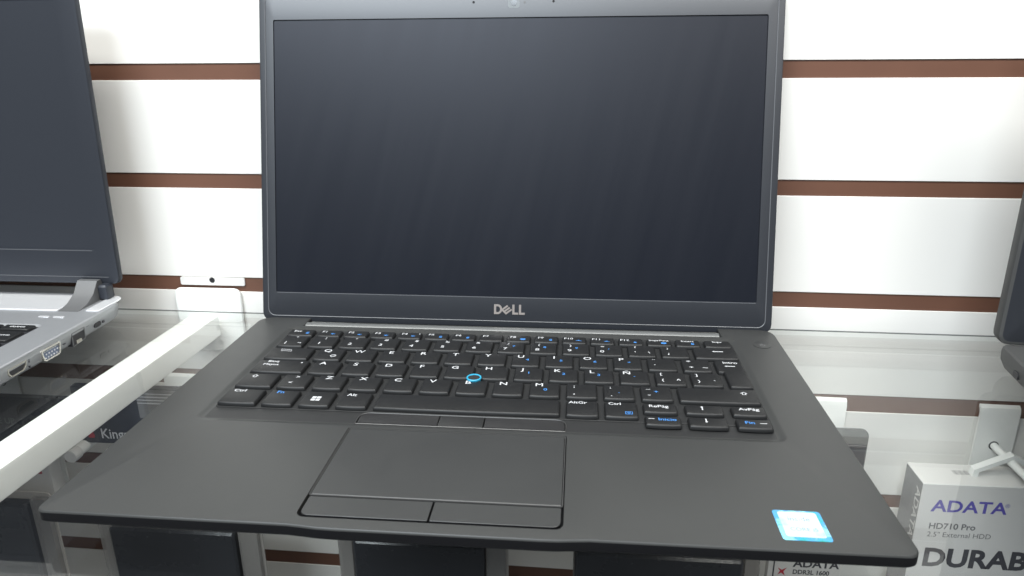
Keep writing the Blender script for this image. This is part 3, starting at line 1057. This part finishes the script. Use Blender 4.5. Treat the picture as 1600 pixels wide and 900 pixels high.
mb.skin(fr, False, True)
mb.mi = 0
mb.flat([inset(GO, 2.5), GI], 0.0)
mb.skin([[mb.bm.verts.new((x, y, 0)) for x, y in GI], [mb.bm.verts.new((x, y, 1.0)) for x, y in inset(GI, .5)]], False, False)
mb.bm.transform(TOYZ)
rlid = mb.build('lid', ['bezel', 'dark_case'], rl, loc=(0, -3.0, 16.6), rot=(-0.005, 0, 0))
mb = MB()
mb.prism(inset(GI, .3), [(0, 0.55), (0, 1.2)])
mb.bm.transform(TOYZ)
mb.build('screen', 'screen', rlid)
MB().tube([(30, -1.5, 15.5), (90, -1.5, 15.5)], 4.0, 16).build('hinge_barrel', 'bezel', rl)

# ------------------------------------------------------------------ hooks on the wall under the shelf


def hook(x, zp, ztop, rod_z, yend, label, w=27.0, h=48.0, tip=False):
    yw = wally(x)
    o = thing('display_hook', (x, yw, rod_z), label, 'hook', 'white wall hooks under the glass shelf')
    mb = MB()
    # plate whose top bends back into the groove
    prof = [(4.2, ztop + 4.2), (4.2, ztop + 3.2), (1.0, ztop + 2.6), (-1.6, ztop + 0.6), (-2.6, ztop - 3), (-2.6, ztop - h)]
    prof2 = [(-1.0, ztop - h), (-1.0, ztop - 3), (-0.2, ztop - 0.6), (1.6, ztop + 1.0), (3.0, ztop + 1.4)]
    pts = prof + prof2
    mb.skin([[mb.bm.verts.new((s, a, b)) for a, b in pts] for s in (-w / 2, w / 2)])
    mb.build('plate', 'white', o, off=(0, 0, rod_z))
    mb = MB()
    L = yw - yend
    mb.tube([(0, -2.4, 0), (0, -L * .5, 0), (0, -L, 0)], 2.6, 16)
    rod = mb.build('rod', 'white', o)
    mb = MB()
    mb.tube([(0, -2.55, 0), (0, -3.0, 0)], 3.4, 18)
    mb.build('rod_collar', 'rim', o)
    if tip:
        mb = MB()
        mb.tube([(0, -L, 0), (0, -L - 7, 0), (0, -L - 8, 0)], [4.0, 4.0, 3.6], 18)
        mb.build('rod_tip', 'white', o)
    return o


hook(344.0, 0, -76, -104.5, 175, 'white wall hook holding the white drive box at the right edge')
hook(226, 0, -75.5, -92, 202, 'white wall hook with rounded plate beside the black laptop at the right', h=30)
hook(-269.5, 0, -77.5, -88, 203, 'white wall hook behind the navy memory packet under the shelf bracket', h=30)
tb = thing('display_rod', (-302, wally(-302) + 3, -96.0), 'white capped display rod just below the navy memory packet', 'hook')
mb = MB()
mb.tube([(0, 0, 0), (0, -89, 0)], 4.2, 18)
mb.build('rod', 'white', tb)
mb = MB()
mb.tube([(0, -89, 0), (0, -95, 0), (0, -96, 0)], [5.0, 5.0, 4.5], 20)
mb.build('rod_tip', 'card_white', tb)

# ------------------------------------------------------------------ white drive box on its hook
BS = 1.0713


def bxx(x):
    return 42.9 + (x - 42.9) * BS


def bzz(z):
    return 168.9 + (z - 168.9) * BS


BX0, BX1, BY0, BY1, BZ1, BZ0 = bxx(266.9), bxx(395.0), 230.0, 257.0, bzz(-97.0), bzz(-262.0)
BO_ = ((BX0 + BX1) / 2, 243, BZ0)
bx = thing('drive_box', BO_, 'white cardboard drive box with violet lettering hanging from a hook at the right', 'box')
MB().box(BX0, BY0, BZ0, BX1, BY1, BZ1, 0.5).build('carton', 'card_white', bx, BO_)
MB().box(BX0 - 0.12, BY0 + 0.7, BZ0 + 0.6, BX0 + 0.4, BY1 - 0.7, BZ1 - 0.6).build('side_panel', 'card_grey', bx, BO_)


def fronttext(s, size, x, z, y, m, parent, off, name='lettering', bold=0.0, sx=1.0, align='LEFT'):
    mb = MB()
    mb.text(s, size, T((x, y, z)) @ ROTX90, align, bold=bold, sx=sx)
    return mb.build(name, m, parent, off, weld=False)


YF = BY0 - 0.06
for s_, sz_, x_, z_, m_, n_, b_, w_x in (
        ('ADATA', 12.2, 274.6, -113.6, 'print_violet', 'brand_lettering', 0.022, 1.12),
        ('®', 4.0, 319.0, -111.2, 'print_violet', 'brand_mark', 0, 1),
        ('HD710 Pro', 6.2, 275.0, -128.6, 'print_grey', 'model_lettering', 0.022, 1.0),
        ('2.5" External HDD', 5.4, 275.0, -135.0, 'print_grey', 'model_lettering', 0, .96),
        ('DURABLE', 19.5, 275.0, -153.5, 'print_dark', 'slogan_lettering', 0.035, 1.02)):
    fronttext(s_, sz_ * BS, bxx(x_), bzz(z_), YF, m_, bx, BO_, n_, bold=b_ * sz_ * BS, sx=w_x)
mb = MB()
mb.text('ADATA', 9.2, T((BX0 - .2, 235.0, BZ1 - 6.5)) @ Matrix(((0, 0, -1, 0), (0, -1, 0, 0), (-1, 0, 0, 0), (0, 0, 0, 1))), 'LEFT', bold=.12, sx=1.3)
mb.build('side_lettering', 'card_white', bx, BO_, weld=False)
mb = MB()
for k in range(6):
    mb.box(BX0 - .18, 243.5 + k * 2.0, BZ1 - 32, BX0 - .1, 244.1 + k * 2.0, BZ1 - 8 - 2 * (k % 3))
mb.build('side_small_print', 'print_grey', bx, BO_, weld=False)
mb = MB()
for k in range(13):
    mb.box(bxx(291.5) + k * 1.1, 243.0, BZ1 + .02, bxx(291.5) + k * 1.1 + (.3, .6, .45)[k % 3], 248.5, BZ1 + .06)
mb.build('top_label', 'print_grey', bx, BO_, weld=False)
# plastic hang tab folded over the rod
mb = MB()
pts = [(319.5, BZ1 + .1), (320.2, -110.5), (344, -98.2), (367.8, -110.5), (368.5, BZ1 + .1)]
ptsi = [(364.5, BZ1 + .1), (364.5, -112.2), (344, -101.8), (323.5, -112.2), (323.5, BZ1 + .1)]
mb.skin([[mb.bm.verts.new((a, y, b)) for a, b in pts + ptsi] for y in (241.0, 246.5)])
mb.build('hang_tab', 'white', bx, BO_)

# ------------------------------------------------------------------ packs hanging below the glass
# navy memory packet
K0 = (-264, 200, -93.5)
kp = thing('memory_packet', K0, 'navy memory packet with pale lettering seen between bracket and black laptop', 'packet')
MB().prism(rrect(-304, 200, -190, 206, .8, 2), [(0, -93.5), (0, -50)]).build('packet_card', 'card_navy', kp, K0)
mb = MB()
mb.prism(rrect(-256, 199.4, -190.5, 199.95, .1, 1), [(0, -72), (0, -50.5)])
mb.build('window_panel', 'card_grey', kp, K0)
for k in range(4):
    MB().box(-256, 199.1, -53.5 - 2.4 * k, -191, 199.45, -53.1 - 2.4 * k).build('stripe', 'print_pale', kp, K0)
fronttext('Kingston', 11.0, -288.0, -86.2, 199.9, 'print_pale', kp, K0, 'brand_lettering', bold=.1, sx=.86)
mb = MB()
mb.face([(x, 199.9, z) for x, z in ((-297.5, -89.5), (-293.2, -89.5), (-292.4, -87.2), (-293.4, -86), (-292.8, -84.0), (-294.6, -82.2), (-296.6, -82.6), (-297.8, -84.6), (-297.0, -86.6))])
mb.build('emblem', 'print_red', kp, K0)
# dark packet under the silver laptop
A0 = (-370, 200, -101)
ap = thing('memory_packet', A0, 'dark packet with pale capital letters under the silver laptop', 'packet')
MB().prism(rrect(-432, 200, -308, 205, .8, 2), [(0, -101), (0, -60)]).build('packet_card', 'card_dark', ap, A0)
fronttext('AFE UP', 6.4, -371, -79.0, 199.9, 'print_grey', ap, A0, 'lettering', bold=.15, sx=1.0)
hook(-425, 0, -76.5, -88, 204, 'white wall hook behind the dark packet under the silver laptop', h=30)
# white pack with red square
P0 = (-370, 214, -150)
wp = thing('carton', P0, 'white carton with a red square below the bracket at the left', 'box')
MB().box(-425, 214, -150, -346, 226, -112, .5).build('card_body', 'card_white', wp, P0)
MB().box(-374, 213.8, -131, -352.5, 213.97, -121).build('red_square', 'print_red', wp, P0)
# clear pack beside the laptop on the right
C0 = (210, 199, -150)
cp = thing('clear_pack', C0, 'smoky clear plastic pack with dark insert hanging beside the right edge of the black laptop', 'packet')
mb = MB()
ol = [(x, z) for x, z in rrect(170, -150, 228.6, -60.2, (3, 3, 5, 5), 5)]
mb.prism(ol, [(0, 0), (0, 1.6)])
mb.bm.transform(T((0, 200, 0)) @ TOYZ)
mb.build('clear_sleeve', 'plastic', cp, C0)
MB().box(172, 197.6, -88, 227.2, 199.9, -70.5, .4).build('insert', 'card_dark', cp, C0)


def dark_pack(xl, xr, bl, br_, ztop, label, zb=-330, y=200):
    o0 = ((xl + xr) / 2, y, zb)
    o = thing('accessory_pack', o0, label, 'packet', 'dark accessory packs hanging under the shelf')
    mb = MB()
    rim_ = rrect(xl - bl, zb, xr + br_, ztop, 4, 4)
    mb.prism(rim_, [(0, 2.2), (0, 3.2)])
    mb.bm.transform(T((0, y, 0)) @ TOYZ)
    mb.build('card_border', 'card_white_shaded', o, o0)
    mb = MB()
    body = rrect(xl, zb + 8, xr, ztop - 6, 3, 3)
    mb.prism(body, [(2.0, -6.0), (0.4, -4.5), (0, 2.1)])
    mb.bm.transform(T((0, y, 0)) @ TOYZ)
    mb.build('dark_case', 'card_dark', o, o0)
    if bl:
        mb = MB()
        mb.prism(rrect(xl - bl * .9, zb + 4, xl - 1.2, ztop - 3, .8, 2), [(0, -2.6), (0, 2.1)])
        mb.bm.transform(T((0, y, 0)) @ TOYZ)
        mb.build('clear_edge', 'blister', o, o0)
    if br_:
        mb = MB()
        mb.prism(rrect(xr + 1.2, zb + 4, xr + br_ * .9, ztop - 3, .8, 2), [(0, -2.6), (0, 2.1)])
        mb.bm.transform(T((0, y, 0)) @ TOYZ)
        mb.build('clear_edge', 'blister', o, o0)
    return o


dark_pack(-446, -354, 0, 14.5, -139, 'dark accessory pack with a rounded top, leftmost in the row under the shelf')
dark_pack(-294, -198, 10.5, 17, -154, 'dark accessory pack with pale borders below the left front of the black laptop')
dark_pack(-111.5, -17, 12.5, 16, -154, 'dark accessory pack below the touchpad of the black laptop')
dark_pack(46, 160, 1.0, 12, -154, 'dark accessory pack with drop shaped hole marks right of the middle')
for hx, lb in ((-400, 'leftmost dark accessory pack'), (-246, 'dark accessory pack below the left front corner'), (-64, 'dark accessory pack below the touchpad'), (103, 'dark accessory pack right of the middle')):
    hook(hx, 0, -157, -166 if hx != -400 else -164, 202.4, 'white wall hook carrying the ' + lb, h=30)
# white memory carton at the bottom
D0 = (200, 200, -270)
dp = thing('memory_carton', D0, 'white memory carton with black lettering below the right front corner of the black laptop', 'box')
MB().box(177, 200, -270, 224.3, 206, -150, .4).build('card_body', 'card_white', dp, D0)
fronttext('ADATA', 8.2, 193.5, -163.8, 199.95, 'print_dark', dp, D0, 'brand_lettering', bold=.25, sx=1.08)
fronttext('DDR3L 1600', 4.9, 193.5, -170.6, 199.95, 'print_dark', dp, D0, 'model_lettering', bold=.14, sx=.92)
mb = MB()
mb.face([(x, 199.95, z) for x, z in ((183.6, -167.6), (186.4, -169.4), (189.6, -167.2), (187.6, -170.6), (188.8, -174), (186.2, -171.8), (183.8, -173.4), (185.2, -170.4))])
mb.build('red_emblem', 'print_red', dp, D0)
MB().box(180.4, 199.8, -262, 181.3, 199.97, -155).build('edge_print', 'print_dark', dp, D0)
hook(206, 0, -157, -168, 205, 'white wall hook carrying the white memory carton', h=30)
